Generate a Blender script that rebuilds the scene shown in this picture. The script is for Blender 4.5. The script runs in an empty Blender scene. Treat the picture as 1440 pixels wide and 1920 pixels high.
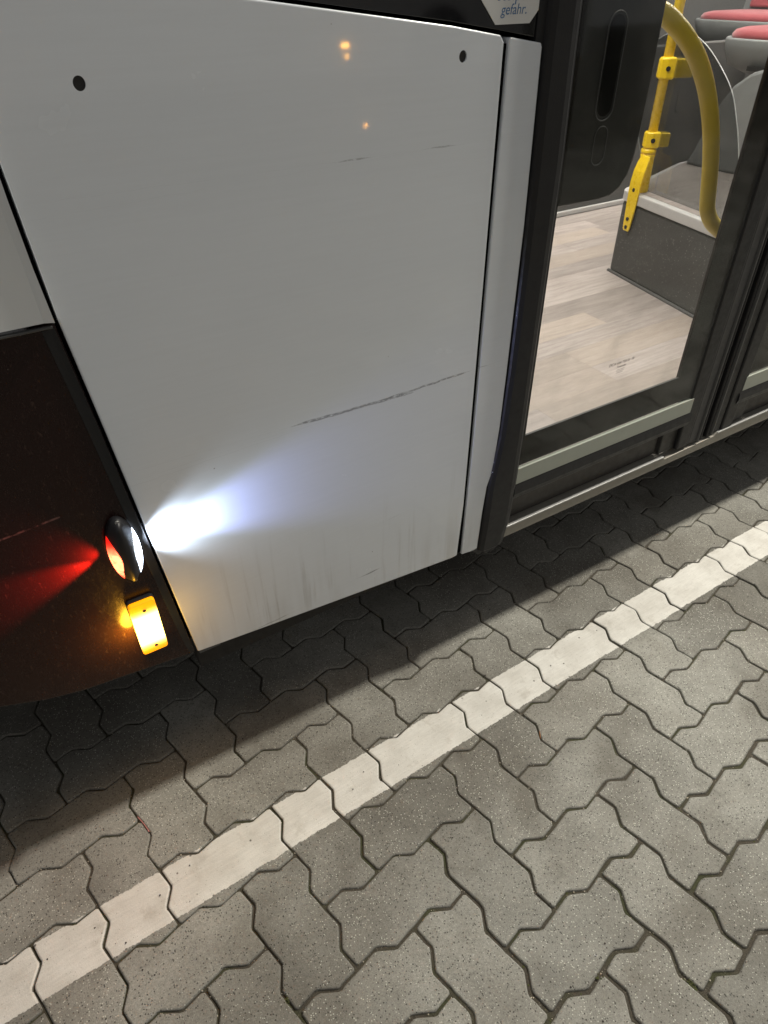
import bpy, bmesh, math, random
from mathutils import Vector, Matrix
random.seed(7)
SC = bpy.context.scene
COL = SC.collection

# ------------------------------------------------------------------ camera
cam = bpy.data.objects.new('camera', bpy.data.cameras.new('camera'))
COL.objects.link(cam)
cam.data.sensor_fit = 'VERTICAL'
cam.data.sensor_height = 36.0
cam.data.lens = 1283.045 / 1920 * 36
cam.data.clip_start = 0.05
cam.data.clip_end = 500
SC.camera = cam
# camera axes: X right, Y up, Z backwards, in world coordinates
cam.matrix_world = Matrix(((0.838520, 0.343053, -0.423319, -0.409370), (-0.544828, 0.518159, -0.659298, -0.493398), (-0.006828, 0.783470, 0.621392, 1.300971), (0, 0, 0, 1)))
# ------------------------------------------------------------------ night sky
world = bpy.data.worlds.new('World')
SC.world = world
world.use_nodes = True
bgn = world.node_tree.nodes['Background']
bgn.inputs['Color'].default_value = (0.97, 0.96, 0.945, 1)
bgn.inputs['Strength'].default_value = 0.33
SC.view_settings.view_transform = 'Standard'
SC.view_settings.look = 'None'
SC.view_settings.exposure = 0
SC.view_settings.gamma = 1
SC.view_settings.use_curve_mapping = False
LAMP_POS = (3.3, -0.05, 4.7)
LAMP_W = 395
LAMP_COL = (1.0, 0.95, 0.84)
CABIN_W = 108
WHITE_W = 3.1
RED_W = 20
AMBER_W = 0.5

# ------------------------------------------------------------------ helpers
def tag(o, label=None, cat=None, group=None, kind=None):
    if label: o['label'] = label
    if cat: o['category'] = cat
    if group: o['group'] = group
    if kind: o['kind'] = kind
    return o

def empty(name, loc=(0, 0, 0), rz=0, parent=None):
    o = bpy.data.objects.new(name, None)
    COL.objects.link(o)
    o.location = loc
    o.rotation_euler = (0, 0, rz)
    o.empty_display_size = 0.1
    if parent: o.parent = parent
    return o

def link(name, bm, m, parent=None, smooth=False, bev=0, seg=2):
    me = bpy.data.meshes.new(name)
    bmesh.ops.recalc_face_normals(bm, faces=bm.faces)
    bm.to_mesh(me)
    bm.free()
    o = bpy.data.objects.new(name, me)
    COL.objects.link(o)
    if m: me.materials.append(m)
    if parent: o.parent = parent
    if smooth:
        for p in me.polygons: p.use_smooth = True
    if bev:
        b = o.modifiers.new('bevel', 'BEVEL')
        b.width = bev; b.segments = seg; b.limit_method = 'ANGLE'; b.angle_limit = math.radians(35)
        b.harden_normals = False
    return o

def add_prism(bm, poly, y0, y1):
    f = [bm.verts.new((s, y0, z)) for s, z in poly]
    b = [bm.verts.new((s, y1, z)) for s, z in poly]
    bm.faces.new(f); bm.faces.new(list(reversed(b)))
    n = len(poly)
    for i in range(n):
        bm.faces.new((f[i], b[i], b[(i + 1) % n], f[(i + 1) % n]))

def plate(name, poly, y0, y1, m, parent, bev=0.0015, seg=2):
    bm = bmesh.new(); add_prism(bm, poly, y0, y1)
    return link(name, bm, m, parent, bev=bev, seg=seg)

def add_box(bm, x0, x1, y0, y1, z0, z1):
    add_prism(bm, [(x0, z0), (x1, z0), (x1, z1), (x0, z1)], y0, y1)

def box(name, x0, x1, y0, y1, z0, z1, m, parent=None, bev=0.0):
    bm = bmesh.new(); add_box(bm, x0, x1, y0, y1, z0, z1)
    return link(name, bm, m, parent, bev=bev)

def add_hprism(bm, poly, z0, z1):            # polygon in plan
    f = [bm.verts.new((x, y, z0)) for x, y in poly]
    b = [bm.verts.new((x, y, z1)) for x, y in poly]
    bm.faces.new(f); bm.faces.new(list(reversed(b)))
    n = len(poly)
    for i in range(n):
        bm.faces.new((f[i], b[i], b[(i + 1) % n], f[(i + 1) % n]))

def hprism(name, poly, z0, z1, m, parent=None, bev=0.0):
    bm = bmesh.new(); add_hprism(bm, poly, z0, z1)
    return link(name, bm, m, parent, bev=bev)

def smooth_path(pts, n=6):
    P = [Vector(p) for p in pts]
    P = [P[0] * 2 - P[1]] + P + [P[-1] * 2 - P[-2]]
    out = []
    for i in range(1, len(P) - 2):
        for k in range(n):
            t = k / n
            a, b, c, d = P[i - 1], P[i], P[i + 1], P[i + 2]
            out.append(0.5 * ((2 * b) + (c - a) * t + (2 * a - 5 * b + 4 * c - d) * t * t + (3 * b - a - 3 * c + d) * t ** 3))
    out.append(P[-2])
    return out

def add_tube(bm, pts, r, seg=20, caps=True):
    P = [Vector(p) for p in pts]
    rr = r if isinstance(r, (list, tuple)) else [r] * len(P)
    up = None; rings = []
    for i, p in enumerate(P):
        t = (P[min(i + 1, len(P) - 1)] - P[max(i - 1, 0)]).normalized()
        if up is None:
            up = Vector((0, 1, 0)) if abs(t.y) < 0.9 else Vector((1, 0, 0))
        up = (up - t * up.dot(t)).normalized()
        w = t.cross(up)
        rings.append([bm.verts.new(p + (up * math.cos(a) + w * math.sin(a)) * rr[i]) for a in [2 * math.pi * k / seg for k in range(seg)]])
    for a, b in zip(rings, rings[1:]):
        for k in range(seg):
            f = bm.faces.new((a[k], a[(k + 1) % seg], b[(k + 1) % seg], b[k])); f.smooth = True
    if caps:
        bm.faces.new(list(reversed(rings[0]))); bm.faces.new(rings[-1])

def tube(name, pts, r, m, parent=None, seg=20):
    bm = bmesh.new(); add_tube(bm, pts, r, seg)
    me_o = link(name, bm, m, parent)
    return me_o

def loft(name, rows, m, parent=None, smooth=False, bev=0, closed=True):
    """rows: lists of (x,y,z), same count, closed cross-sections"""
    bm = bmesh.new()
    R = [[bm.verts.new(p) for p in row] for row in rows]
    n = len(rows[0])
    for a, b in zip(R, R[1:]):
        for k in range(n if closed else n - 1):
            bm.faces.new((a[k], a[(k + 1) % n], b[(k + 1) % n], b[k]))
    if closed:
        bm.faces.new(R[0]); bm.faces.new(list(reversed(R[-1])))
    return link(name, bm, m, parent, smooth=smooth, bev=bev)

def rrect(x0, x1, z0, z1, r, n=5):
    out = []
    for cx, cz, a0 in ((x1 - r, z0 + r, -90), (x1 - r, z1 - r, 0), (x0 + r, z1 - r, 90), (x0 + r, z0 + r, 180)):
        for k in range(n + 1):
            a = math.radians(a0 + 90 * k / n)
            out.append((cx + r * math.cos(a), cz + r * math.sin(a)))
    return out

def ellipse(cx, cz, rx, rz, n=28, rot=0):
    out = []
    for k in range(n):
        a = 2 * math.pi * k / n
        x, z = rx * math.cos(a), rz * math.sin(a)
        out.append((cx + x * math.cos(rot) - z * math.sin(rot), cz + x * math.sin(rot) + z * math.cos(rot)))
    return out

# ------------------------------------------------------------------ node helpers
class G:
    """small expression builder on a material's node tree"""
    def __init__(s, name):
        s.m = bpy.data.materials.new(name); s.m.use_nodes = True
        s.t = s.m.node_tree; s.n = s.t.nodes; s.l = s.t.links
        s.p = s.n['Principled BSDF']
    def put(s, sock, v):
        if hasattr(v, 'is_linked') or hasattr(v, 'links'): s.l.new(v, sock)
        else: sock.default_value = v
    def math(s, op, a, b=None, c=None, clamp=False):
        x = s.n.new('ShaderNodeMath'); x.operation = op; x.use_clamp = clamp
        s.put(x.inputs[0], a)
        if b is not None: s.put(x.inputs[1], b)
        if c is not None: s.put(x.inputs[2], c)
        return x.outputs[0]
    def step(s, v, a, b):                 # smoothstep a..b
        x = s.n.new('ShaderNodeMapRange'); x.interpolation_type = 'SMOOTHSTEP'
        s.put(x.inputs[0], v); x.inputs[1].default_value = a; x.inputs[2].default_value = b
        x.inputs[3].default_value = 0; x.inputs[4].default_value = 1
        return x.outputs[0]
    def rng(s, v, a, b, c, d):
        x = s.n.new('ShaderNodeMapRange'); s.put(x.inputs[0], v)
        for i, k in enumerate((a, b, c, d)): x.inputs[i + 1].default_value = k
        return x.outputs[0]
    def pos(s, kind='Object'):
        if kind == 'World': return s.n.new('ShaderNodeNewGeometry').outputs['Position']
        return s.n.new('ShaderNodeTexCoord').outputs[kind]
    def xyz(s, v):
        x = s.n.new('ShaderNodeSeparateXYZ'); s.l.new(v, x.inputs[0]); return x.outputs
    def scale(s, v, k):
        x = s.n.new('ShaderNodeVectorMath'); x.operation = 'MULTIPLY'; s.l.new(v, x.inputs[0]); x.inputs[1].default_value = k
        return x.outputs[0]
    def noise(s, v, sc, det=3, rough=0.55, out='Fac', dist=0):
        x = s.n.new('ShaderNodeTexNoise'); s.l.new(v, x.inputs['Vector'])
        x.inputs['Scale'].default_value = sc; x.inputs['Detail'].default_value = det; x.inputs['Roughness'].default_value = rough
        x.inputs['Distortion'].default_value = dist
        return x.outputs[out]
    def voro(s, v, sc, out='Distance', feat='F1', rnd=1):
        x = s.n.new('ShaderNodeTexVoronoi'); x.feature = feat; s.l.new(v, x.inputs['Vector']); x.inputs['Scale'].default_value = sc
        x.inputs['Randomness'].default_value = rnd
        return x.outputs[out]
    def mix(s, f, a, b):
        x = s.n.new('ShaderNodeMix'); x.data_type = 'RGBA'
        s.put(x.inputs[0], f)
        for i, v in ((6, a), (7, b)):
            if isinstance(v, tuple): x.inputs[i].default_value = (*v, 1)[:4]
            else: s.l.new(v, x.inputs[i])
        return x.outputs[2]
    def mulc(s, c, f):
        x = s.n.new('ShaderNodeMix'); x.data_type = 'RGBA'; x.blend_type = 'MULTIPLY'; x.inputs[0].default_value = 1
        s.l.new(c, x.inputs[6]) if not isinstance(c, tuple) else setattr(x.inputs[6], 'default_value', (*c, 1))
        cc = s.n.new('ShaderNodeCombineColor')
        for i in range(3): s.put(cc.inputs[i], f)
        s.l.new(cc.outputs[0], x.inputs[7]); return x.outputs[2]
    def bump(s, h, strength=0.3, dist=0.001, normal=None):
        x = s.n.new('ShaderNodeBump'); x.inputs['Strength'].default_value = strength; x.inputs['Distance'].default_value = dist
        s.l.new(h, x.inputs['Height'])
        if normal: s.l.new(normal, x.inputs['Normal'])
        return x.outputs[0]
    def set(s, **k):
        for a, v in k.items():
            a = a.replace('_', ' ')
            if isinstance(v, tuple) and len(v) == 3: v = (*v, 1)
            s.put(s.p.inputs[a], v)
        return s.m

def simple(name, col, rough=0.5, metal=0.0, var=0.12, nscale=30, bumpk=0.0, bscale=200, coat=0, spec=0.5, rvar=0.08):
    g = G(name); v = g.pos('Object')
    n = g.noise(v, nscale, 4)
    c = g.mix(n, tuple(x * (1 - var) for x in col), tuple(min(1, x * (1 + var)) for x in col))
    g.set(Base_Color=c, Roughness=g.rng(g.noise(v, nscale * 2.3, 3), 0.3, 0.7, max(0, rough - rvar), min(1, rough + rvar)), Metallic=metal)
    g.p.inputs['Coat Weight'].default_value = coat
    g.p.inputs['Specular IOR Level'].default_value = spec
    if bumpk: g.set(Normal=g.bump(g.noise(v, bscale, 3), bumpk, 0.001))
    return g.m

def emis(name, col, strength, base=(0.8, 0.8, 0.8)):
    g = G(name)
    g.set(Base_Color=base, Emission_Color=col, Emission_Strength=strength, Roughness=0.3)
    return g.m

# ------------------------------------------------------------------ materials
def mat_concrete():
    g = G('concrete_paver')
    v = g.pos('World')
    oi = g.n.new('ShaderNodeObjectInfo').outputs['Random']
    ri = g.n.new('ShaderNodeNewGeometry').outputs['Random Per Island']
    r = g.math('FRACT', g.math('ADD', oi, ri))
    big = g.noise(v, 2.2, 3)
    mid = g.noise(v, 17, 5, 0.6)
    fine = g.noise(v, 420, 3, 0.7)
    base = g.mix(g.rng(big, 0.38, 0.62, 0, 1), (0.150, 0.141, 0.121), (0.255, 0.250, 0.223))
    f = g.math('ADD', g.rng(r, 0, 1, 0.82, 1.16), g.rng(mid, 0.3, 0.7, -0.10, 0.10))
    f = g.math('MULTIPLY', f, g.math('MULTIPLY', g.rng(fine, 0.25, 0.75, 0.70, 1.30), g.rng(g.noise(v, 150, 2, 0.6), 0.25, 0.75, 0.88, 1.12)))
    c = g.mulc(base, f)
    # dark pits
    cd = g.xyz(g.voro(v, 270, 'Color'))[0]; dd = g.voro(v, 270)
    pit = g.math('MULTIPLY', g.step(cd, 0.74, 0.82), g.step(dd, 0.42, 0.22))
    c = g.mix(g.math('MULTIPLY', pit, 0.8), c, (0.045, 0.040, 0.035))
    cd2 = g.xyz(g.voro(v, 140, 'Color'))[1]; dd2 = g.voro(v, 140)
    pit2 = g.math('MULTIPLY', g.step(cd2, 0.95, 0.96), g.step(dd2, 0.33, 0.18))
    c = g.mix(g.math('MULTIPLY', pit2, 0.6), c, (0.06, 0.055, 0.05))
    cd3 = g.xyz(g.voro(v, 430, 'Color'))[1]; dd3 = g.voro(v, 430)
    pit3 = g.math('MULTIPLY', g.step(cd3, 0.80, 0.86), g.step(dd3, 0.42, 0.22))
    c = g.mix(g.math('MULTIPLY', pit3, 0.55), c, (0.05, 0.045, 0.04))
    # pale aggregate flecks
    cl = g.xyz(g.voro(v, 310, 'Color'))[2]; dl = g.voro(v, 310)
    fl = g.math('MULTIPLY', g.step(cl, 0.87, 0.93), g.step(dl, 0.42, 0.22))
    c = g.mix(g.math('MULTIPLY', fl, 0.65), c, (0.62, 0.62, 0.54))
    # soft dark stains
    st = g.step(g.noise(v, 7, 5, 0.6), 0.50, 0.72)
    c = g.mix(g.math('MULTIPLY', st, 0.42), c, (0.10, 0.088, 0.07))
    h = g.math('SUBTRACT', g.math('ADD', g.math('MULTIPLY', fine, 0.5), g.math('MULTIPLY', g.noise(v, 90, 4), 0.5)), g.math('MULTIPLY', pit, 0.8))
    h = g.math('ADD', h, g.math('MULTIPLY', fl, 0.3))
    g.set(Base_Color=c, Roughness=0.86, Normal=g.bump(h, 0.75, 0.0016))
    g.p.inputs['Specular IOR Level'].default_value = 0.35
    return g.m

def mat_line():
    g = G('white_road_paint')
    v = g.pos('World')
    n = g.noise(v, 14, 4); fine = g.noise(v, 420, 3, 0.7)
    stretch = g.noise(g.scale(v, (1, 9, 1)), 26, 4)
    c = g.mix(g.rng(n, 0.3, 0.7, 0, 1), (0.52, 0.50, 0.455), (0.66, 0.645, 0.60))
    c = g.mulc(c, g.math('MULTIPLY', g.rng(fine, 0.25, 0.75, 0.93, 1.05), g.rng(stretch, 0.3, 0.7, 0.93, 1.05)))
    cd = g.xyz(g.voro(v, 300, 'Color'))[0]; dd = g.voro(v, 300)
    pit = g.math('MULTIPLY', g.step(cd, 0.88, 0.93), g.step(dd, 0.34, 0.16))
    c = g.mix(g.math('MULTIPLY', pit, 0.5), c, (0.16, 0.14, 0.11))
    cd2 = g.xyz(g.voro(v, 55, 'Color'))[1]; dd2 = g.voro(v, 55)
    pit2 = g.math('MULTIPLY', g.step(cd2, 0.90, 0.93), g.step(dd2, 0.16, 0.09))
    c = g.mix(g.math('MULTIPLY', pit2, 0.8), c, (0.05, 0.04, 0.03))
    wear = g.step(g.noise(v, 22, 6, 0.7), 0.54, 0.70)
    c = g.mix(g.math('MULTIPLY', wear, 0.38), c, (0.33, 0.30, 0.25))
    # worn, slightly ragged edges
    y = g.xyz(v)[1]
    d = g.math('MINIMUM', g.math('SUBTRACT', y, LINE0), g.math('SUBTRACT', LINE1, y))
    a = g.step(g.math('ADD', d, g.math('MULTIPLY', g.math('SUBTRACT', g.noise(v, 75, 6, 0.8), 0.5), 0.014)), 0.0002, 0.0009)
    g.set(Base_Color=c, Roughness=0.7, Alpha=a, Normal=g.bump(g.math('ADD', fine, g.noise(v, 90, 4)), 0.45, 0.001))
    return g.m

LINE0, LINE1 = 0.1255, 0.2215

def mat_joint():
    g = G('joint_sand')
    v = g.pos('World')
    n = g.noise(v, 9, 4); f = g.noise(v, 500, 3, 0.8)
    c = g.mix(g.step(n, 0.45, 0.62), (0.070, 0.060, 0.045), (0.050, 0.052, 0.024))
    c = g.mulc(c, g.rng(f, 0.25, 0.75, 0.45, 1.7))
    cl = g.xyz(g.voro(v, 260, 'Color'))[2]; dl = g.voro(v, 260)
    fl = g.math('MULTIPLY', g.step(cl, 0.93, 0.95), g.step(dl, 0.4, 0.2))
    c = g.mix(g.math('MULTIPLY', fl, 0.7), c, (0.45, 0.40, 0.32))
    g.set(Base_Color=c, Roughness=0.95, Normal=g.bump(f, 1.0, 0.003))
    return g.m

def mat_body(name, base, dirt=True):
    """white coach paint, with road dirt streaks and rub marks (object coordinates = bus coordinates)"""
    g = G(name); v = g.pos('Object'); x, y, z = g.xyz(v)[0:3]
    c = g.mix(g.noise(v, 3, 3), tuple(k * 0.965 for k in base), base)
    if dirt:
        # vertical dirt streaks, strongest at the hem
        sx = g.noise(g.scale(v, (1, 1, 0.045)), 46, 4, 0.65)
        sx2 = g.noise(g.scale(v, (1, 1, 0.10)), 17, 3, 0.6)
        hem = g.step(z, 0.60, 0.33)
        k = g.math('MULTIPLY', g.step(sx, 0.52, 0.70), hem)
        k = g.math('MULTIPLY', k, g.step(g.noise(v, 6, 3), 0.38, 0.62))
        c = g.mix(g.math('MULTIPLY', k, 0.42), c, (0.20, 0.17, 0.13))
        c = g.mix(g.math('MULTIPLY', g.math('MULTIPLY', g.step(sx2, 0.5, 0.72), g.step(z, 0.52, 0.30)), 0.28), c, (0.36, 0.33, 0.28))
        c = g.mix(g.math('MULTIPLY', g.step(z, 0.50, 0.30), 0.12), c, (0.45, 0.41, 0.34))
        # fine horizontal wash marks
        w = g.noise(g.scale(v, (0.05, 1, 1)), 160, 3)
        c = g.mulc(c, g.rng(w, 0.3, 0.7, 0.985, 1.01))
        # rub marks
        def rub(c, s0, s1, z0, z1, wd, amt, brk=0.42, sc=60):
            zz = g.math('ADD', z0, g.math('MULTIPLY', g.math('SUBTRACT', x, s0), (z1 - z0) / (s1 - s0)))
            wob = g.math('MULTIPLY', g.math('SUBTRACT', g.noise(v, 22, 3), 0.5), 0.006)
            d = g.math('ABSOLUTE', g.math('ADD', g.math('SUBTRACT', z, zz), wob))
            ends = g.math('MULTIPLY', g.step(x, s0, s0 + 0.05), g.step(x, s1, s1 - 0.03))
            ww = g.math('MULTIPLY', ends, wd)
            m = g.step(g.math('SUBTRACT', ww, d), -0.0004, 0.0009)
            b = g.step(g.noise(g.scale(v, (0.35, 1, 1)), sc * 6, 3, 0.7), brk - 0.08, brk + 0.10)
            b2 = g.step(g.noise(g.scale(v, (1, 1, 1)), 12, 2, 0.5), 0.36, 0.46)
            return g.mix(g.math('MULTIPLY', g.math('MULTIPLY', g.math('MULTIPLY', m, b), b2), amt), c, (0.07, 0.07, 0.075))
        c = rub(c, -0.50, -0.25, 0.7495, 0.7425, 0.0026, 0.62, 0.43)
        c = rub(c, -0.33, -0.135, 0.7460, 0.7485, 0.0020, 0.6, 0.43)
        c = rub(c, -0.135, -0.095, 0.7485, 0.7495, 0.0020, 0.8, 0.3)
        c = rub(c, -0.40, -0.33, 1.109, 1.109, 0.0016, 0.45)
        c = rub(c, -0.26, -0.19, 1.108, 1.110, 0.0014, 0.4)
        c = rub(c, -0.39, -0.325, 0.371, 0.373, 0.0024, 0.6, 0.35)
        c = rub(c, -0.32, -0.28, 0.487, 0.490, 0.0013, 0.5, 0.3)
        c = rub(c, -0.62, -0.52, 0.353, 0.357, 0.0014, 0.4, 0.4)
        # small specks
        cd = g.xyz(g.voro(v, 26, 'Color'))[0]; dd = g.voro(v, 26)
        c = g.mix(g.math('MULTIPLY', g.math('MULTIPLY', g.step(cd, 0.93, 0.95), g.step(dd, 0.045, 0.02)), 0.6), c, (0.12, 0.10, 0.08))
    ns = g.noise(v, 5, 2)
    h = g.noise(v, 260, 2)
    g.set(Base_Color=c, Roughness=g.rng(g.noise(v, 12, 4), 0.3, 0.7, 0.235, 0.275),
          Normal=g.bump(h, 0.05, 0.0005))
    g.p.inputs['Coat Weight'].default_value = 0.7
    g.p.inputs['Coat Roughness'].default_value = 0.035
    return g.m

def mat_dark_panel():
    g = G('dark_red_brown_panel'); v = g.pos('Object'); x, y, z = g.xyz(v)[0:3]
    c = g.mix(g.noise(v, 4, 3), (0.011, 0.0036, 0.0032), (0.016, 0.0052, 0.0046))
    # dust film, thicker near the hem
    film = g.math('MULTIPLY', g.step(z, 0.75, 0.36), 0.12)
    blot = g.noise(v, 8, 4)
    c = g.mix(g.math('MULTIPLY', film, g.rng(blot, 0.3, 0.7, 0.3, 1)), c, (0.10, 0.07, 0.045))
    # wash scratches
    w = g.noise(g.scale(v, (1, 1, 0.4)), 190, 4, 0.75)
    sc = g.step(w, 0.60, 0.72)
    c = g.mix(g.math('MULTIPLY', sc, 0.25), c, (0.16, 0.10, 0.08))
    zz = g.math('ADD', 0.715, g.math('MULTIPLY', g.math('ADD', x, 0.90), 0.08))
    d = g.math('ABSOLUTE', g.math('SUBTRACT', z, zz))
    m = g.math('MULTIPLY', g.step(d, 0.0022, 0.0006), g.math('MULTIPLY', g.step(x, -0.81, -0.85), g.step(g.noise(v, 60, 3), 0.42, 0.55)))
    c = g.mix(g.math('MULTIPLY', m, 0.6), c, (0.22, 0.12, 0.11))
    g.set(Base_Color=c, Roughness=g.rng(w, 0.3, 0.7, 0.20, 0.32), Normal=g.bump(w, 0.12, 0.0006))
    g.p.inputs['Specular IOR Level'].default_value = 0.32
    return g.m

def mat_glass(name, tint, refl=1.0):
    g = G(name); g.n.remove(g.p)
    tr = g.n.new('ShaderNodeBsdfTransparent'); tr.inputs[0].default_value = (*tint, 1)
    gl = g.n.new('ShaderNodeBsdfGlossy'); gl.inputs['Roughness'].default_value = 0.05
    gl.inputs['Color'].default_value = (0.95, 0.97, 1, 1)
    geo = g.n.new('ShaderNodeNewGeometry'); dt = g.n.new('ShaderNodeVectorMath'); dt.operation = 'DOT_PRODUCT'
    g.l.new(geo.outputs['Incoming'], dt.inputs[0]); g.l.new(geo.outputs['Normal'], dt.inputs[1])
    cs = g.math('SUBTRACT', 1.0, g.math('ABSOLUTE', dt.outputs['Value']), clamp=True)
    fr = g.math('MULTIPLY_ADD', g.math('POWER', cs, 5.0), 0.96, 0.04)
    v = g.pos('Object')
    dust = g.step(g.noise(v, 5, 5, 0.65), 0.42, 0.8)
    f = g.math('MULTIPLY', fr, refl)
    mx = g.n.new('ShaderNodeMixShader'); g.l.new(f, mx.inputs[0]); g.l.new(tr.outputs[0], mx.inputs[1]); g.l.new(gl.outputs[0], mx.inputs[2])
    df = g.n.new('ShaderNodeBsdfDiffuse'); df.inputs[0].default_value = (0.35, 0.33, 0.3, 1)
    m2 = g.n.new('ShaderNodeMixShader'); g.l.new(g.math('MULTIPLY', dust, 0.10), m2.inputs[0])
    g.l.new(mx.outputs[0], m2.inputs[1]); g.l.new(df.outputs[0], m2.inputs[2])
    g.l.new(m2.outputs[0], g.n['Material Output'].inputs[0])
    return g.m

def mat_speckle(name, base, fleck, sc=300, thr=0.93, rough=0.7):
    g = G(name); v = g.pos('Object')
    c = g.mulc(base, g.rng(g.noise(v, 350, 3, 0.7), 0.25, 0.75, 0.75, 1.25))
    cl = g.xyz(g.voro(v, sc, 'Color'))[2]; dl = g.voro(v, sc)
    c = g.mix(g.math('MULTIPLY', g.math('MULTIPLY', g.step(cl, thr, thr + 0.03), g.step(dl, 0.45, 0.2)), 0.5), c, fleck)
    g.set(Base_Color=c, Roughness=rough, Normal=g.bump(g.noise(v, 300, 3), 0.25, 0.001))
    return g.m

def mat_wood():
    g = G('wood_look_vinyl')
    v = g.pos('Object')
    r = g.n.new('ShaderNodeObjectInfo').outputs['Random']
    off = g.n.new('ShaderNodeCombineXYZ'); g.l.new(g.math('MULTIPLY', r, 37), off.inputs[0]); g.l.new(g.math('MULTIPLY', r, 11), off.inputs[1])
    va = g.n.new('ShaderNodeVectorMath'); va.operation = 'ADD'; g.l.new(v, va.inputs[0]); g.l.new(off.outputs[0], va.inputs[1])
    w = g.scale(va.outputs[0], (1.2, 14, 1))
    n1 = g.noise(w, 3.2, 5, 0.6, dist=0.6); n2 = g.noise(g.scale(va.outputs[0], (2.5, 60, 1)), 6, 3, 0.6)
    c = g.mix(g.rng(n1, 0.28, 0.72, 0, 1), (0.29, 0.245, 0.222), (0.45, 0.395, 0.362))
    c = g.mix(g.math('MULTIPLY', g.step(g.math('FRACT', g.math('MULTIPLY', r, 7.3)), 0.55, 0.75), 0.5), c, (0.42, 0.345, 0.28))
    c = g.mulc(c, g.math('MULTIPLY', g.rng(n2, 0.3, 0.7, 0.86, 1.08), g.rng(r, 0, 1, 0.80, 1.12)))
    dk = g.step(g.noise(g.scale(va.outputs[0], (1, 7, 1)), 2.6, 4, 0.6), 0.56, 0.72)
    c = g.mix(g.math('MULTIPLY', dk, 0.35), c, (0.19, 0.16, 0.15))
    g.set(Base_Color=c, Roughness=0.42, Normal=g.bump(n2, 0.08, 0.0005))
    return g.m

M = {}
M['stone'] = mat_concrete()
M['line'] = mat_line()
M['joint'] = mat_joint()
M['paint'] = mat_body('white_bus_paint', (0.70, 0.735, 0.775))
M['paint_clean'] = mat_body('white_bus_paint_rear', (0.74, 0.76, 0.76), dirt=False)
M['dark'] = mat_dark_panel()
M['black_gloss'] = simple('black_glossy_trim', (0.010, 0.010, 0.011), 0.05, rvar=0.02)
M['gap'] = simple('gap_shade', (0.004, 0.004, 0.004), 0.9, spec=0.05)  # near-black colour standing in for shade in gaps and the grip recess
M['rubber'] = simple('black_rubber', (0.016, 0.016, 0.017), 0.5, spec=0.3, bumpk=0.2, bscale=400)
M['bead'] = simple('grey_seal_bead', (0.13, 0.13, 0.125), 0.6)
M['rubber_grey'] = simple('worn_grey_rubber', (0.060, 0.060, 0.060), 0.6, bumpk=0.2, bscale=400)
M['print'] = simple('dark_brown_glass_print', (0.013, 0.010, 0.009), 0.4, spec=0.05)
M['print2'] = simple('brown_glass_border', (0.030, 0.024, 0.020), 0.45, spec=0.1)
M['plastic_dark'] = simple('dark_plastic', (0.018, 0.017, 0.016), 0.5, bumpk=0.1)
M['kick'] = simple('dark_brown_door_foot', (0.030, 0.026, 0.023), 0.5, bumpk=0.15)
M['strip'] = simple('pale_greenish_strip', (0.34, 0.36, 0.31), 0.55, var=0.06)
M['alu'] = simple('dull_aluminium', (0.25, 0.235, 0.205), 0.55, metal=0.4, var=0.15, nscale=60, bumpk=0.1)
M['alu_line'] = simple('sill_highlight_and_screws', (0.36, 0.36, 0.35), 0.5, metal=0.5)  # paler aluminium tone for the painted sill highlight and the lamp screws
M['yellow'] = simple('yellow_handrail_coating', (0.88, 0.60, 0.014), 0.30, var=0.05, coat=0.2)
M['yellow_dull'] = simple('yellow_dull_handrail', (0.72, 0.52, 0.03), 0.40, var=0.10, nscale=60)  # duller yellow, for the door grab rail
M['bolt'] = simple('dark_steel_bolt', (0.03, 0.03, 0.032), 0.4, metal=0.6)
M['podium'] = mat_speckle('grey_speckled_cladding', (0.062, 0.060, 0.056), (0.36, 0.34, 0.31), sc=190, thr=0.88)
M['grey_wall'] = mat_speckle('dark_grey_lining', (0.088, 0.086, 0.083), (0.26, 0.25, 0.24), thr=0.95)
M['grey_shell'] = simple('grey_seat_shell', (0.17, 0.175, 0.172), 0.5, bumpk=0.15, bscale=500)
M['trim'] = simple('pale_grey_edge_trim', (0.50, 0.485, 0.47), 0.4, var=0.05)
M['wood'] = mat_wood()
M['ceiling'] = simple('cream_ceiling', (0.55, 0.54, 0.52), 0.6)
M['underside'] = simple('grimy_underside', (0.02, 0.018, 0.016), 0.9)
def mat_cushion():
    g = G('red_seat_fabric'); v = g.pos('Object')
    n = g.noise(v, 500, 2, 0.7); c = g.mix(n, (0.22, 0.028, 0.034), (0.36, 0.06, 0.07))
    g.set(Base_Color=c, Roughness=0.9, Normal=g.bump(n, 0.6, 0.002)); g.p.inputs['Sheen Weight'].default_value = 0.4
    return g.m
M['cushion'] = mat_cushion()
M['glass'] = mat_glass('door_glass', (0.86, 0.87, 0.86), 0.6)
M['sticker'] = simple('white_sticker', (0.70, 0.70, 0.68), 0.45, var=0.03)
M['ink'] = simple('blue_ink', (0.06, 0.16, 0.33), 0.5)
M['inkblack'] = simple('black_ink', (0.03, 0.03, 0.03), 0.5)
M['housing'] = simple('black_lamp_housing', (0.016, 0.016, 0.018), 0.42, spec=0.3)
M['twig'] = simple('brown_needle', (0.30, 0.12, 0.04), 0.7)
M['grit'] = simple('grit', (0.45, 0.40, 0.32), 0.8, var=0.5, nscale=20)
M['grit_dark'] = simple('dark_crumb', (0.03, 0.022, 0.018), 0.8)
M['moss'] = simple('moss', (0.055, 0.06, 0.018), 0.95, var=0.4, nscale=300, bumpk=0.8, bscale=600)

# ------------------------------------------------------------------ PAVEMENT
U = 0.1125
def wave(o=1):
    return [(0, 0), (.30, .070), (.355, .083), (.645, -.083), (.70, -.070)]

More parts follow.
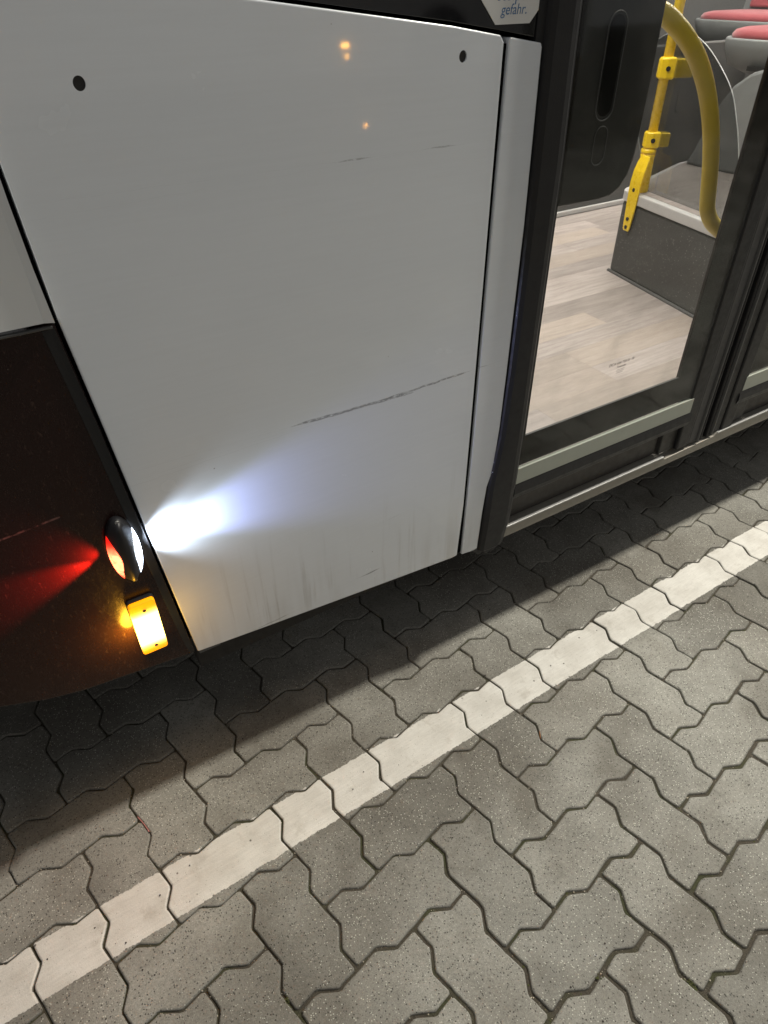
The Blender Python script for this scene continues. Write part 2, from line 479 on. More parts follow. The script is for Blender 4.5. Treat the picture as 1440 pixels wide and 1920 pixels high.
def outline(rng=None, jit=0.0):
    pts = []
    def edge(p, d):
        # p start node, d direction; wave offset to the left of +u / per 4-fold symmetry
        for t, o in wave():
            n = (-d[1], d[0])
            pts.append((p[0] + d[0] * t + n[0] * o, p[1] + d[1] * t + n[1] * o))
    edge((0, 0), (1, 0)); edge((1, 0), (1, 0))
    edge((2, 0), (0, 1))
    edge((2, 1), (-1, 0)); edge((1, 1), (-1, 0))
    edge((0, 1), (0, -1))
    out = []
    for a, b in pts:
        a, b = (a - 1) * U, (b - 0.5) * U
        if rng: a += rng.uniform(-jit, jit); b += rng.uniform(-jit, jit)
        out.append((a, b))
    return out

def inset(P, d):
    n = len(P); out = []
    for i in range(n):
        a, b, c = Vector(P[i - 1]), Vector(P[i]), Vector(P[(i + 1) % n])
        e1 = (b - a).normalized(); e2 = (c - b).normalized()
        n1 = Vector((-e1.y, e1.x)); n2 = Vector((-e2.y, e2.x))
        m = (n1 + n2); m.normalize()
        k = 1 / max(0.55, m.dot(n1))
        out.append(tuple(b + m * d * k))
    return out

def chaikin(P, q=0.25):
    out = []
    n = len(P)
    for i in range(n):
        a, b = Vector(P[i]), Vector(P[(i + 1) % n])
        L_ = (b - a).length; k = min(0.3, 0.0042 / L_)
        out.append(tuple(a.lerp(b, k))); out.append(tuple(a.lerp(b, 1 - k)))
    return out

def stone_rings(seed, fine=True):
    r = random.Random(seed)
    P = outline(r, 0.0010)
    if fine: P = [(x + r.uniform(-.0005, .0005), y + r.uniform(-.0005, .0005)) for x, y in chaikin(P)]
    R = []
    for z, d in ((-0.03, 0.0009), (-0.0042, 0.0010), (-0.0024, 0.0015), (-0.0012, 0.0023), (-0.0004, 0.0034), (0.0, 0.0046)):
        R.append([(x, y, z) for x, y in inset(P, d)])
    return R

def bm_rings(bm, R, first=0, mtx=None):
    V = []
    for row in R[first:]:
        V.append([bm.verts.new(mtx @ Vector(p) if mtx else p) for p in row])
    for a, b in zip(V, V[1:]):
        n = len(a)
        for k in range(n):
            f = bm.faces.new((a[k], a[(k + 1) % n], b[(k + 1) % n], b[k])); f.smooth = True
    bm.faces.new(V[-1])

RINGS = [stone_rings(s) for s in range(4)]
COARSE = [stone_rings(s, False) for s in range(4)]
STONE_ME = []
for R in RINGS:
    bm = bmesh.new(); bm_rings(bm, R)
    me = bpy.data.meshes.new('paving_stone'); bm.to_mesh(me); bm.free(); me.materials.append(M['stone'])
    STONE_ME.append(me)

# laying pattern: herringbone of 2x1 wave-edged blocks
def visible_size(x, y):
    d = Vector((x, y, 0)) - cam.matrix_world.translation
    c = cam.matrix_world.to_3x3().transposed() @ d
    if c.z > -0.1: return -1
    px, py = c.x / -c.z * 1283 , c.y / -c.z * 1283
    if abs(px) > 860 or abs(py) > 1100: return -1
    return 1 / -c.z

pave = tag(box('pavement', -14, 22, -16, 14, -0.30, -0.0050, M['joint']), kind='structure')
pave['label'] = 'pavement of grey interlocking wave-edged concrete blocks'
stones = []
for a in range(-26, 34):
    for b in range(-28, 56):
        k = (a + b) % 4
        if k == 0: ca, cb, rot = a + 1, b + 0.5, 0
        elif k == 2: ca, cb, rot = a + 0.5, b + 1, 1
        else: continue
        x, y = cb * U, -ca * U
        stones.append((visible_size(x, y), x, y, rot, a, b))
stones.sort(key=lambda t: -t[0])
bm_far = bmesh.new(); bm_line = bmesh.new()
rs = random.Random(3)
nvis = 0
for i, (vs, x, y, rot, a, b) in enumerate(stones):
    v = rs.randrange(4)
    # joints are wider towards the open side of the square
    wide = min(1, max(0, (0.05 - y) / 0.35)) * min(1, max(0, (x + 0.75) / 0.5))
    g = 0.0006 + 0.0033 * wide + rs.uniform(0, 0.0012)
    if rot == 0: rz = -math.pi / 2
    else: rz = 0
    flip = rs.random() < 0.5
    rz += math.pi * flip + rs.uniform(-0.004, 0.004)
    loc = Vector((x + rs.uniform(-.0006, .0006), y + rs.uniform(-.0006, .0006), rs.uniform(-0.0010, 0.0010)))
    mtx = Matrix.Translation(loc) @ Matrix.Rotation(rz, 4, 'Z') @ Matrix.Rotation(rs.uniform(-.004, .004), 4, 'X') @ Matrix.Rotation(rs.uniform(-.003, .003), 4, 'Y') @ Matrix.Diagonal((1 - g / 0.225, 1 - g / 0.1125, 1, 1))
    if i < 300 and vs > 0:
        o = bpy.data.objects.new('paving_stone', STONE_ME[v]); COL.objects.link(o)
        o.parent = pave; o.matrix_local = mtx
        nvis += 1
    else:
        if y > 1.0 and False: continue
        bm_rings(bm_far, [COARSE[v][q] for q in (1, 3, 5)], 0, mtx)
    if abs(y - 0.172) < 0.20:
        lo, hi = LINE0 - 0.002, LINE1 + 0.003
        b2 = bmesh.new(); R2 = [[(px, py, pz + 0.0005) for px, py, pz in row] for row in RINGS[v]]
        R2 = [[(px * 1.0008, py * 1.0008, pz) for px, py, pz in row] for row in R2]
        bm_rings(b2, R2, 2, mtx)
        bmesh.ops.triangulate(b2, faces=b2.faces[:])
        gm = b2.verts[:] + b2.edges[:] + b2.faces[:]
        bmesh.ops.bisect_plane(b2, geom=gm, plane_co=(0, lo, 0), plane_no=(0, -1, 0), clear_outer=True)
        gm = b2.verts[:] + b2.edges[:] + b2.faces[:]
        bmesh.ops.bisect_plane(b2, geom=gm, plane_co=(0, hi, 0), plane_no=(0, 1, 0), clear_outer=True)
        if b2.faces:
            me = bpy.data.meshes.new('t'); b2.to_mesh(me); bm_line.from_mesh(me); bpy.data.meshes.remove(me)
        b2.free()
far = link('paving_stone_field', bm_far, M['stone'], pave); far['kind'] = 'stuff'
ln = link('painted_line', bm_line, M['line']); tag(ln, 'white painted line running across the grey blocks beside the bus', kind='structure')

# moss, grit and litter in the joints
def blob(bm, c, r, rnd, squash=0.6):
    ret = bmesh.ops.create_icosphere(bm, subdivisions=1, radius=r)
    for v in ret['verts']:
        v.co = Vector((v.co.x * rnd.uniform(.7, 1.3), v.co.y * rnd.uniform(.7, 1.3), v.co.z * squash * rnd.uniform(.7, 1.2))) + Vector(c)
rg = random.Random(11)
def joint_point(rnd, x0, x1, y0, y1):
    # a random point on a wave edge of the unit grid
    a = rnd.randint(int(-y1 / U) - 1, int(-y0 / U) + 1); b = rnd.randint(int(x0 / U) - 1, int(x1 / U) + 1)
    t = rnd.random(); o = 0.083 * math.sin(2 * math.pi * t) * 1.0
    if rnd.random() < 0.5: aa, bb = a + t, b + o
    else: aa, bb = a - o, b + t
    return bb * U, -aa * U
bm = bmesh.new()
for i in range(1200):
    x, y = joint_point(rg, -0.9, 2.0, -0.7, 0.5)
    blob(bm, (x + rg.gauss(0, .0015), y + rg.gauss(0, .0015), -0.0035), rg.uniform(.0006, .0016), rg)
tag(link('grit', bm, M['grit'], smooth=False), 'pale sand grains lying in the paving joints', kind='stuff')
bm = bmesh.new()
for i in range(300):
    blob(bm, (rg.uniform(-.9, 2), rg.uniform(-.7, .42), 0.0012), rg.uniform(.0006, .0017), rg)
tag(link('dark_crumbs', bm, M['grit_dark']), 'dark crumbs of dirt scattered over the blocks and the white line', kind='stuff')
bm = bmesh.new()
for cx, cy in ((-0.339, -0.088), (-0.44, -0.105), (-0.35, -0.10), (0.22, -0.43), (0.10, -0.33), (0.335, -0.47)):
    for i in range(34):
        blob(bm, (cx + rg.gauss(0, .004), cy + rg.gauss(0, .006), -0.003 + rg.random() * .002), rg.uniform(.001, .0022), rg)
for i in range(260):
    x, y = joint_point(rg, -0.6, 1.4, -0.7, 0.0)
    blob(bm, (x + rg.gauss(0, .001), y + rg.gauss(0, .001), -0.0055), rg.uniform(.0012, .0024), rg)
tag(link('moss', bm, M['moss']), 'thin moss growing in the open joints', kind='stuff')

# ------------------------------------------------------------------ BUS
bus = empty('bus', (0.45, 0.34, 0), math.radians(-1))
tag(bus, 'white city bus with black door frames, seen close from the side with lit marker lamps', 'bus')
def txt(name, body, size, m, parent, loc, align='LEFT', shear=0, extr=0.0001, sx=1.0):
    cu = bpy.data.curves.new(name, 'FONT'); cu.body = body; cu.size = size; cu.align_x = align; cu.shear = shear; cu.extrude = extr
    t = bpy.data.objects.new(name, cu); COL.objects.link(t)
    dg = bpy.context.evaluated_depsgraph_get()
    me = bpy.data.meshes.new_from_object(t.evaluated_get(dg)); bpy.data.objects.remove(t)
    o = bpy.data.objects.new(name, me); COL.objects.link(o); me.materials.clear(); me.materials.append(m)
    o.parent = parent; o.location = loc; o.rotation_euler = (math.pi / 2, 0, 0); o.scale = (sx, 1, 1)
    return o

def cut(o, cutters):
    dg = bpy.context.evaluated_depsgraph_get()
    for c in cutters:
        md = o.modifiers.new('b', 'BOOLEAN'); md.operation = 'DIFFERENCE'; md.object = c; md.solver = 'EXACT'
    bpy.context.view_layer.update()
    dg = bpy.context.evaluated_depsgraph_get()
    me = bpy.data.meshes.new_from_object(o.evaluated_get(dg))
    o.modifiers.clear(); o.data = me
    for c in cutters: bpy.data.objects.remove(c)

# --- main white panel
main_poly = [(-0.708, 0.361), (-0.578, 0.3485), (-0.421, 0.3345), (-0.27, 0.3215), (-0.150, 0.3115), (-0.137, 0.3130),
             (-0.130, 0.45), (-0.1285, 0.596), (-0.127, 0.884), (-0.1265, 1.224), (-0.1330, 1.2320), (-0.212, 1.2445), (-0.329, 1.259), (-0.476, 1.277), (-0.60, 1.290),
             (-0.774, 1.306), (-0.7715, 1.151), (-0.768, 1.072), (-0.764, 0.984), (-0.7495, 0.825), (-0.731, 0.613)]
side = plate('side_panel', main_poly, 0, 0.024, M['paint'], bus, bev=0.0022, seg=3)
cs = []
for cx, cz, r in ((-0.677, 1.213, 0.0062), (-0.194, 1.2115, 0.0062)):
    cs.append(plate('c', ellipse(cx, cz, r, r * 1.1, 24), -0.02, 0.03, None, bus, bev=0))
cut(side, cs)
for cx, cz, r in ((-0.677, 1.213, 0.0062), (-0.194, 1.2115, 0.0062)):
    bm = bmesh.new(); add_tube(bm, [(cx, 0.0022, cz), (cx, 0.020, cz)], [r * 1.12, r * 1.12], 24)
    link('hole_shade_plug', bm, M['plastic_dark'], bus)  # dark plug standing in for the black inside of the hole
# --- narrow panel beside the door
nar = [(-0.1245, 0.309), (-0.092, 0.3052), (-0.082, 0.307), (-0.0775, 0.406), (-0.0725, 0.47), (-0.066, 0.492), (-0.0565, 0.503), (-0.0545, 0.517), (-0.0605, 0.532), (-0.0585, 0.56), (-0.0555, 0.607), (-0.054, 0.72), (-0.0525, 0.981), (-0.0580, 1.2155), (-0.060, 1.2205),
       (-0.1145, 1.2290), (-0.1175, 1.2265), (-0.1190, 1.06), (-0.1195, 0.883), (-0.1200, 0.593), (-0.1235, 0.36)]
plate('narrow_panel', nar, 0, 0.024, M['paint'], bus, bev=0.0022, seg=3)
bm = bmesh.new(); blob(bm, (0, 0, 0), 1, random.Random(5), 1)
bm.free()
plate('gap_shade_fill', [(-0.1360, 0.316), (-0.1235, 0.313), (-0.1190, 0.593), (-0.1185, 1.222), (-0.1270, 1.222), (-0.1280, 0.884), (-0.1295, 0.596), (-0.1310, 0.45)], 0.0050, 0.02, M['gap'], bus, bev=0)  # near-black filler put in to paint the shade of the gap
# small dent lip where the panel edge is pushed out
bm = bmesh.new(); add_tube(bm, smooth_path([(-0.070, 0.0015, 0.499), (-0.061, -0.0015, 0.505), (-0.0575, -0.002, 0.517), (-0.062, -0.0005, 0.527)], 5), [0.0005] * 4 + [0.003] * 9 + [0.0006] * 3, 8)
link('bent_lip', bm, M['paint'], bus)
# backing behind the gaps
box('gap_backing', -0.80, -0.04, 0.030, 0.034, 0.37, 2.3, M['gap'], bus)
box('gap_backing', -0.70, -0.09, 0.030, 0.034, 0.335, 0.3695, M['gap'], bus)
# underside lip seen under the panel hem
plate('hem_rail', [(-0.70, 0.3585), (-0.12, 0.306), (-0.09, 0.303), (-0.09, 0.32), (-0.70, 0.372)], 0.0175, 0.05, M['plastic_dark'], bus, bev=0)
# --- rear white panel with a folded edge
def folded(name, rows, m, left, back=0.02, drop=-0.005):
    R = []
    for z, si, so in rows:
        R.append([(left, 0, z), (si - 0.001, 0, z), (si + 0.0006, 0.0, z), (so, drop, z), (so, back, z), (left, back, z)])
    return loft(name, R, m, bus)
folded('rear_panel', [(0.9835, -0.7800, -0.7685), (1.047, -0.7820, -0.7730), (1.117, -0.7850, -0.7760), (1.18, -0.7870, -0.7775), (1.35, -0.7890, -0.7785), (2.3, -0.79, -0.779)], M['paint_clean'], -2.6)
# --- dark brown rear corner panel
dp = [(-2.6, 0.975), (-0.80, 0.9775), (-0.7685, 0.9805), (-0.7535, 0.825), (-0.7350, 0.613), (-0.7175, 0.420), (-0.7120, 0.3595), (-0.7750, 0.3665), (-0.8370, 0.3745), (-0.896, 0.381), (-0.95, 0.395), (-1.012, 0.421), (-1.10, 0.47), (-2.6, 0.48)]
R = []
rows = [(0.9775, -0.7815, -0.7695), (0.825, -0.7660, -0.7540), (0.613, -0.7475, -0.7355), (0.440, -0.7310, -0.7200), (0.3900, -0.7260, -0.7150)]
plate('fold_shade_strip', [(-0.7850, 0.9740), (-0.7705, 0.9755), (-0.7550, 0.825), (-0.7365, 0.613), (-0.7190, 0.420), (-0.7140, 0.3640), (-0.7225, 0.3650), (-0.7300, 0.420), (-0.7495, 0.613), (-0.7690, 0.825)], 0.0016, 0.0026, M['rubber'], bus, bev=0.0008)  # flat dark strip paints the fold as a band without reflection
plate('dark_panel', dp, 0.003, 0.02, M['dark'], bus, bev=0.003, seg=3)
box('metal_bead', -2.6, -0.772, -0.0005, 0.006, 0.9755, 0.9785, M['rubber_grey'], bus, bev=0.0006)
# lower skirt lip of the dark panel
bm = bmesh.new(); add_tube(bm, [(-0.716, 0.010, 0.3640), (-0.775, 0.010, 0.3700), (-0.837, 0.010, 0.3785), (-0.896, 0.010, 0.386), (-0.95, 0.010, 0.400), (-1.012, 0.010, 0.426), (-1.10, 0.010, 0.474), (-1.25, .010, .484), (-2.6, .010, .484)], 0.0065, 8)
link('skirt_lip', bm, M['rubber'], bus)
box('chassis', -2.58, -0.70, 0.03, 2.45, 0.50, 0.75, M['underside'], bus)
# --- black band over the panels
plate('window_band', [(-2.6, 1.35), (-0.779, 1.31), (-0.476, 1.281), (-0.329, 1.263), (-0.212, 1.2488), (-0.127, 1.2362), (-0.056, 1.2250), (-0.050, 1.2250), (-0.050, 2.3), (-2.6, 2.3)], 0.006, 0.02, M['black_gloss'], bus, bev=0.001)
box('upper_panel', -2.6, 9.0, 0.0, 0.05, 2.302, 3.0, M['paint_clean'], bus)
box('roof', -2.6, 9.0, 0.0, 2.5, 3.001, 3.06, M['paint_clean'], bus)
# octagonal sticker
CXs, CZs = -0.109, 1.2885
pol = [(-0.140, 1.2430), (-0.0815, 1.2430), (-0.0560, 1.2700), (-0.0560, 1.307), (-0.0815, 1.334), (-0.140, 1.334), (-0.166, 1.307), (-0.166, 1.2700)]
st = plate('sticker', pol, 0.0045, 0.0058, M['sticker'], bus, bev=0)
txt('lettering', 'Stolper-', 0.0200, M['ink'], st, (-0.1095, 0.0044, 1.2685), 'CENTER', 0.15)
txt('lettering', 'gefahr.', 0.0165, M['ink'], st, (-0.1105, 0.0044, 1.2535), 'CENTER', 0.15)

# --- black rubber post beside the door
rows = []
for z, sl, sr in ((0.282, -0.075, -0.026), (0.2905, -0.082, -0.014), (0.300, -0.093, -0.008), (0.312, -0.0935, -0.003), (0.350, -0.090, 0.004), (0.390, -0.088, 0.008), (0.47, -0.085, 0.0105), (0.585, -0.070, 0.0125), (0.72, -0.065, 0.0135), (0.90, -0.064, 0.0145), (1.066, -0.065, 0.0145), (1.215, -0.068, 0.0095), (1.30, -0.068, 0.008), (2.3, -0.068, 0.008)):
    s1 = sl + 0.010
    if z < 0.295: pr = 0.3
    else: pr = 1
    rows.append([(sl, 0.004, z), (sl + 0.014, 0.0035, z), (sl + 0.017, 0.000 - .004 * pr, z), (sl + 0.024, -0.0085 * pr, z), (sr - 0.024, -0.0105 * pr, z), (sr - 0.014, -0.009 * pr, z), (sr - 0.0095, -0.0055 * pr, z),
                 (sr - 0.0080, -0.0020, z), (sr - 0.0064, -0.0024, z), (sr - 0.0052, -0.0004, z), (sr - 0.0012, 0.0006, z), (sr, 0.0040, z), (sr, 0.020, z), (sl, 0.020, z)])
loft('door_post', rows, M['rubber'], bus)
box('post_core', -0.048, -0.004, 0.022, 0.075, 0.31, 2.3, M['plastic_dark'], bus)

# --- doors
def door_leaf(s0, mirror=False):
    """local s runs from the outer edge (0) to the meeting edge (0.645)"""
    d = empty('door_leaf', (s0, 0, 0), 0, bus)
    sg = -1 if mirror else 1
    def X(a, b): return (min(sg * a, sg * b), max(sg * a, sg * b))
    def bx(name, a, b, y0, y1, z0, z1, m, bev=0.0):
        x0, x1 = X(a, b); return box(name, x0, x1, y0, y1, z0, z1, m, d, bev)
    def ring(name, ao, bo, zo0, zo1, ai, bi, zi0, zi1, y0, y1, m):
        x0, x1 = X(ao, bo); u0, u1 = X(ai, bi)
        bm = bmesh.new()
        add_box(bm, x0, u0, y0, y1, zo0, zo1); add_box(bm, u1, x1, y0, y1, zo0, zo1)
        add_box(bm, u0, u1, y0, y1, zo0, zi0); add_box(bm, u0, u1, y0, y1, zi1, zo1)
        return link(name, bm, m, d)
    bx('glass', 0.001, 0.542, 0.0045, 0.0085, 0.4835, 2.26, M['glass'])
    ring('glass_border', 0.001, 0.542, 0.4836, 2.26, 0.0115, 0.4790, 0.5545, 2.16, 0.0092, 0.012, M['print'])
    ring('frame', 0.010, 0.540, 0.4837, 2.262, 0.0245 - 0.013, 0.5050, 0.5380, 2.17, 0.0125, 0.034, M['print2'])
    # rubber lip along the glass
    bx('glass_gasket', 0.012, 0.478, 0.0090, 0.0118, 0.5546, 0.5560, M['rubber_grey'], 0.0004)
    bx('edge_profile', 0.5425, 0.5880, 0.0015, 0.036, 0.336, 2.27, M['rubber'], 0.004)
    bx('rubber_finger', 0.5885, 0.6240, 0.0045, 0.030, 0.334, 2.27, M['rubber_grey'] if not mirror else M['rubber'], 0.006)
    bx('rubber_bead', 0.6245, 0.6275, -0.0005, 0.018, 0.334, 2.27, M['bead'], 0.001)
    # grooves of the meeting seal
    bx('rubber_finger', 0.6280, 0.6360, 0.006, 0.030, 0.333, 2.27, M['rubber'], 0.002)
    bx('rubber_finger', 0.6365, 0.6445, 0.003, 0.030, 0.333, 2.27, M['rubber'], 0.003)
    # pale strip below the glass and the rounded foot below it
    bx('reflective_strip', -0.010, 0.552, 0.0005, 0.009, 0.4435, 0.4830, M['strip'], 0.0008)
    x0, x1 = X(-0.008, 0.560)
    rows = []
    for s in (x0, x1):
        rows.append([(s, 0.0015, 0.4430), (s, -0.0015, 0.4330), (s, -0.0030, 0.4200), (s, 0.0010, 0.4070), (s, 0.0090, 0.3980), (s, 0.0200, 0.3950), (s, 0.030, 0.396), (s, 0.030, 0.4430)])
    loft('lower_rail', rows, M['rubber'], d, smooth=False)
    bx('kick_plate', -0.006, 0.480, 0.0200, 0.034, 0.337, 0.3955, M['kick'], 0.001)
    bx('foot_bracket', 0.486, 0.545, 0.0120, 0.034, 0.337, 0.3975, M['plastic_dark'], 0.003)
    return d
leaf = door_leaf(0.0130)
leaf2 = door_leaf(1.3200, mirror=True)
box('centre_seal', 0.6590, 0.6745, 0.014, 0.030, 0.334, 2.27, M['rubber'], bus)
# dark printed cover in the rear upper part of the first leaf
cov = [(-0.0 + 0.0125, 0.9935), (0.105, 0.9925), (0.132, 0.9955), (0.152, 1.0060), (0.166, 1.0240), (0.1735, 1.0500), (0.1765, 1.093), (0.178, 1.146), (0.177, 1.30), (0.177, 2.2), (0.0125, 2.2)]
c0 = plate('lock_cover', cov, 0.0095, 0.040, M['plastic_dark'], leaf, bev=0.003)
rim = rrect(0.062, 0.100, 1.112, 1.252, 0.0185, 6)
bm = bmesh.new(); add_tube(bm, [(x, 0.0092, z) for x, z in rim] + [(rim[0][0], 0.0092, rim[0][1])], 0.0012, 8, False); link('grip_rim', bm, M['rubber_grey'], c0)
plate('grip_recess_shade', rrect(0.066, 0.096, 1.118, 1.248, 0.0148, 6), 0.0088, 0.0094, M['gap'], c0, bev=0)  # flat near-black plate paints the shade of a recess
rim = rrect(0.070, 0.098, 1.048, 1.104, 0.0135, 6)
bm = bmesh.new(); add_tube(bm, [(x, 0.0092, z) for x, z in rim] + [(rim[0][0], 0.0092, rim[0][1])], 0.0010, 8, False); link('latch', bm, M['rubber_grey'], c0)
# door grab rail
rail = [(0.10, 1.262), (0.20, 1.256), (0.264, 1.243), (0.3025, 1.227), (0.351, 1.199), (0.3965, 1.162), (0.4395, 1.112), (0.4790, 1.046), (0.5070, 0.976), (0.5260, 0.915), (0.536, 0.893), (0.560, 0.868), (0.600, 0.843)]
bm = bmesh.new(); add_tube(bm, smooth_path([(a, 0.09, z) for a, z in rail], 6), 0.0155, 22)
link('door_grab_rail', bm, M['yellow_dull'], leaf)
# glass mark
mk = empty('glass_mark', (0, 0, 0), 0, leaf)
txt('lettering', 'DC', 0.0090, M['inkblack'], mk, (0.2180, 0.0042, 0.6530), 'LEFT', 0.25)
txt('lettering', 'A 644 735 01 10', 0.0080, M['inkblack'], mk, (0.2330, 0.0042, 0.6530), 'LEFT', 0.0, sx=1.1)
txt('lettering', 'Transsolar', 0.0062, M['inkblack'], mk, (0.2440, 0.0042, 0.6450), 'LEFT', 0.0, sx=1.0)
for q in range(3):
    box('lettering', 0.2440, 0.268 - 0.002 * q, 0.0040, 0.0044, 0.6395 - 0.0035 * q, 0.6400 - 0.0035 * q, M['rubber_grey'], mk)

# --- sill under the doors
sl = [(-0.020, 0.3035), (0.952, 0.3035), (1.36, 0.3035), (1.36, 0.3360), (0.716, 0.3360), (0.706, 0.3290), (0.515, 0.3250), (0.510, 0.3335), (-0.010, 0.3335), (-0.020, 0.325)]
plate('door_sill', sl, 0.0, 0.06, M['alu'], bus, bev=0.0018)
box('sill_highlight', -0.008, 0.509, -0.0016, 0.006, 0.3305, 0.3345, M['alu_line'], bus, 0.0008)  # paler strip paints the highlight along the sill's top edge
box('sill_highlight', 0.717, 1.36, -0.0016, 0.006, 0.3330, 0.3370, M['alu_line'], bus, 0.0008)
box('underfloor', -0.70, 9.0, 0.062, 2.45, 0.25, 0.3150, M['underside'], bus)
# body in front of the doors (out of the picture on the right)
box('front_post', 1.345, 1.42, -0.008, 0.05, 0.30, 2.3, M['rubber'], bus, 0.004)
box('front_side_panel', 1.424, 9.0, 0, 0.03, 0.30, 1.10, M['paint_clean'], bus, 0.002)
box('side_window', 1.424, 9.0, 0.004, 0.03, 1.104, 2.3, M['black_gloss'], bus)

# --- lamps on the dark panel
def ring_pts(cx, cz, rx, rz, y, n=28):
    return [(cx + rx * math.cos(2 * math.pi * k / n), y, cz + rz * math.sin(2 * math.pi * k / n)) for k in range(n)]
LX, LZ = -0.7725, 0.6345
ml = empty('marker_lamp', (0, 0, 0), 0, bus)
# oval housing: base, swelling ridge
rows = [ring_pts(LX, LZ, 0.0225, 0.0590, 0.0029), ring_pts(LX, LZ, 0.0220, 0.0585, -0.005), ring_pts(LX, LZ, 0.0197, 0.0560, -0.009), ring_pts(LX, LZ, 0.0110, 0.054, -0.017), ring_pts(LX, LZ, 0.0070, 0.045, -0.0215), ring_pts(LX, LZ, 0.0035, 0.030, -0.0230)]
loft('lamp_housing', rows, M['housing'], ml, smooth=True)
def mat_lens(name, hot, cool, st, cz, hz, axis=2):
    g = G(name); v = g.pos('Object'); c = g.xyz(v)
    d = g.math('ABSOLUTE', g.math('SUBTRACT', c[axis], cz))
    k = g.step(d, hz, hz * 0.25)
    k = g.math('MULTIPLY', k, g.rng(g.noise(v, 120, 2), 0.3, 0.7, 0.75, 1.15))
    g.set(Base_Color=cool, Emission_Color=g.mix(k, cool, hot), Emission_Strength=g.rng(k, 0, 1, st[0], st[1]), Roughness=0.15)
    return g.m
M['red_lens'] = mat_lens('red_lens', (1.0, 0.20, 0.08), (1.0, 0.015, 0.008), (1.0, 6.0), 0.618, 0.045)
M['white_lens'] = mat_lens('white_lens', (0.85, 0.93, 1.0), (0.6, 0.75, 1.0), (2.5, 14.0), 0.632, 0.06)
def lens(name, side, m):
    prof = [(0.0, -0.0235), (0.14, -0.0230), (0.29, -0.0215), (0.45, -0.0170), (0.88, -0.0090), (0.98, -0.0050), (1.0, -0.0029)]
    def dep(r):
        for (r0, y0), (r1, y1) in zip(prof, prof[1:]):
            if r <= r1: return y0 + (y1 - y0) * (r - r0) / (r1 - r0)
        return -0.0029
    bm = bmesh.new(); n, q = 16, 6; V = []
    for k in range(n + 1):
        t = k / n; a = math.radians(-58 + 96 * t)
        row = []
        for j in range(q + 1):
            r = 0.985 - ((0.58 if side < 0 else 0.46) * math.sin(math.pi * t) ** 0.75 + 0.02) * j / q
            row.append(bm.verts.new((LX + side * 0.0236 * r * math.cos(a), dep(r) - 0.0012, LZ + 0.0600 * (0.35 + 0.65 * r) * math.sin(a))))
        V.append(row)
    for a_, b_ in zip(V, V[1:]):
        for j in range(q): bm.faces.new((a_[j], a_[j + 1], b_[j + 1], b_[j]))
    return link(name, bm, m, ml, smooth=True)
lens('red_lens', -1, M['red_lens']); lens('white_lens', 1, M['white_lens'])
for zz in (0.690, 0.5795):
    bm = bmesh.new(); add_tube(bm, [(LX + 0.001, -0.010, zz), (LX + 0.001, -0.0122, zz)], 0.0032, 12); link('screw', bm, M['alu_line'], ml)

def spot(name, loc, direction, watts, col, angle, blend, size, parent):
    l = bpy.data.lights.new(name, 'SPOT'); l.energy = watts; l.color = col; l.spot_size = math.radians(angle); l.spot_blend = blend; l.shadow_soft_size = size
    o = bpy.data.objects.new(name, l); COL.objects.link(o); o.parent = parent
    o.location = loc; o.rotation_euler = Vector(direction).to_track_quat('-Z', 'Y').to_euler()
    return o
spot('white_led', (LX + 0.0275, -0.020, LZ + 0.004), (1, 0.60, -0.02), WHITE_W * 0.75, (0.72, 0.84, 1.0), 105, 1.0, 0.004, ml)
spot('white_led', (LX + 0.026, -0.0185, LZ + 0.000), (1, 0.12, 0.05), WHITE_W * 0.9, (0.62, 0.78, 1.0), 52, 0.9, 0.003, ml)
spot('white_led', (LX + 0.026, -0.0190, LZ + 0.000), (1, 0.03, 0.03), WHITE_W * 1.9, (0.28, 0.33, 1.0), 46, 0.9, 0.003, ml)
spot('red_led', (LX - 0.0262, -0.0062, LZ - 0.004), (-1, 0.05, -0.13), RED_W, (1.0, 0.03, 0.015), 42, 0.9, 0.002, ml)
spot('red_led', (LX - 0.0262, -0.0105, LZ - 0.002), (-1, 0.25, 0.35), RED_W * 0.10, (1.0, 0.03, 0.015), 90, 1.0, 0.002, ml)
spot('red_led', (LX - 0.030, -0.0160, LZ - 0.012), (-0.42, -0.22, -0.85), RED_W * 0.045, (1.0, 0.05, 0.03), 60, 1.0, 0.002, ml)

# amber reflector-marker
al = empty('amber_marker', (0, 0, 0), 0, bus)
AX0, AX1, AZ0, AZ1 = -0.7945, -0.7535, 0.4180, 0.5300
plate('marker_base', rrect(AX0 - .001, AX1 + .001, AZ0 - .001, AZ1 + .001, 0.006), -0.003, 0.004, M['housing'], al, bev=0.001)
g = G('amber_lens'); v = g.pos('Object'); c = g.xyz(v)
dz = g.math('ABSOLUTE', g.math('SUBTRACT', c[2], 0.4715)); k = g.step(dz, 0.050, 0.027)
g.set(Base_Color=(0.9, 0.35, 0.01), Roughness=0.12, Emission_Color=g.mix(k, (1.0, 0.34, 0.0), (1.0, 0.72, 0.18)), Emission_Strength=g.math('ADD', 0.85, g.math('MULTIPLY', g.math('POWER', k, 2.0), 5.5)))
M['amber'] = g.m
plate('amber_lens', rrect(AX0, AX1, AZ0, AZ1, 0.005), -0.0125, -0.0031, M['amber'], al, bev=0.0022, seg=3)
for zz, xx in ((0.5130, -0.773), (0.4320, -0.7715)):
    bm = bmesh.new(); add_tube(bm, [(xx, -0.0120, zz), (xx, -0.0134, zz)], 0.0028, 12); link('screw', bm, M['bolt'], al)
pl_ = bpy.data.lights.new('amber_led', 'POINT'); pl_.energy = AMBER_W; pl_.color = (1, 0.48, 0.03); pl_.shadow_soft_size = 0.012
po = bpy.data.objects.new('amber_led', pl_); COL.objects.link(po); po.parent = al; po.location = (-0.7925, -0.029, 0.474)
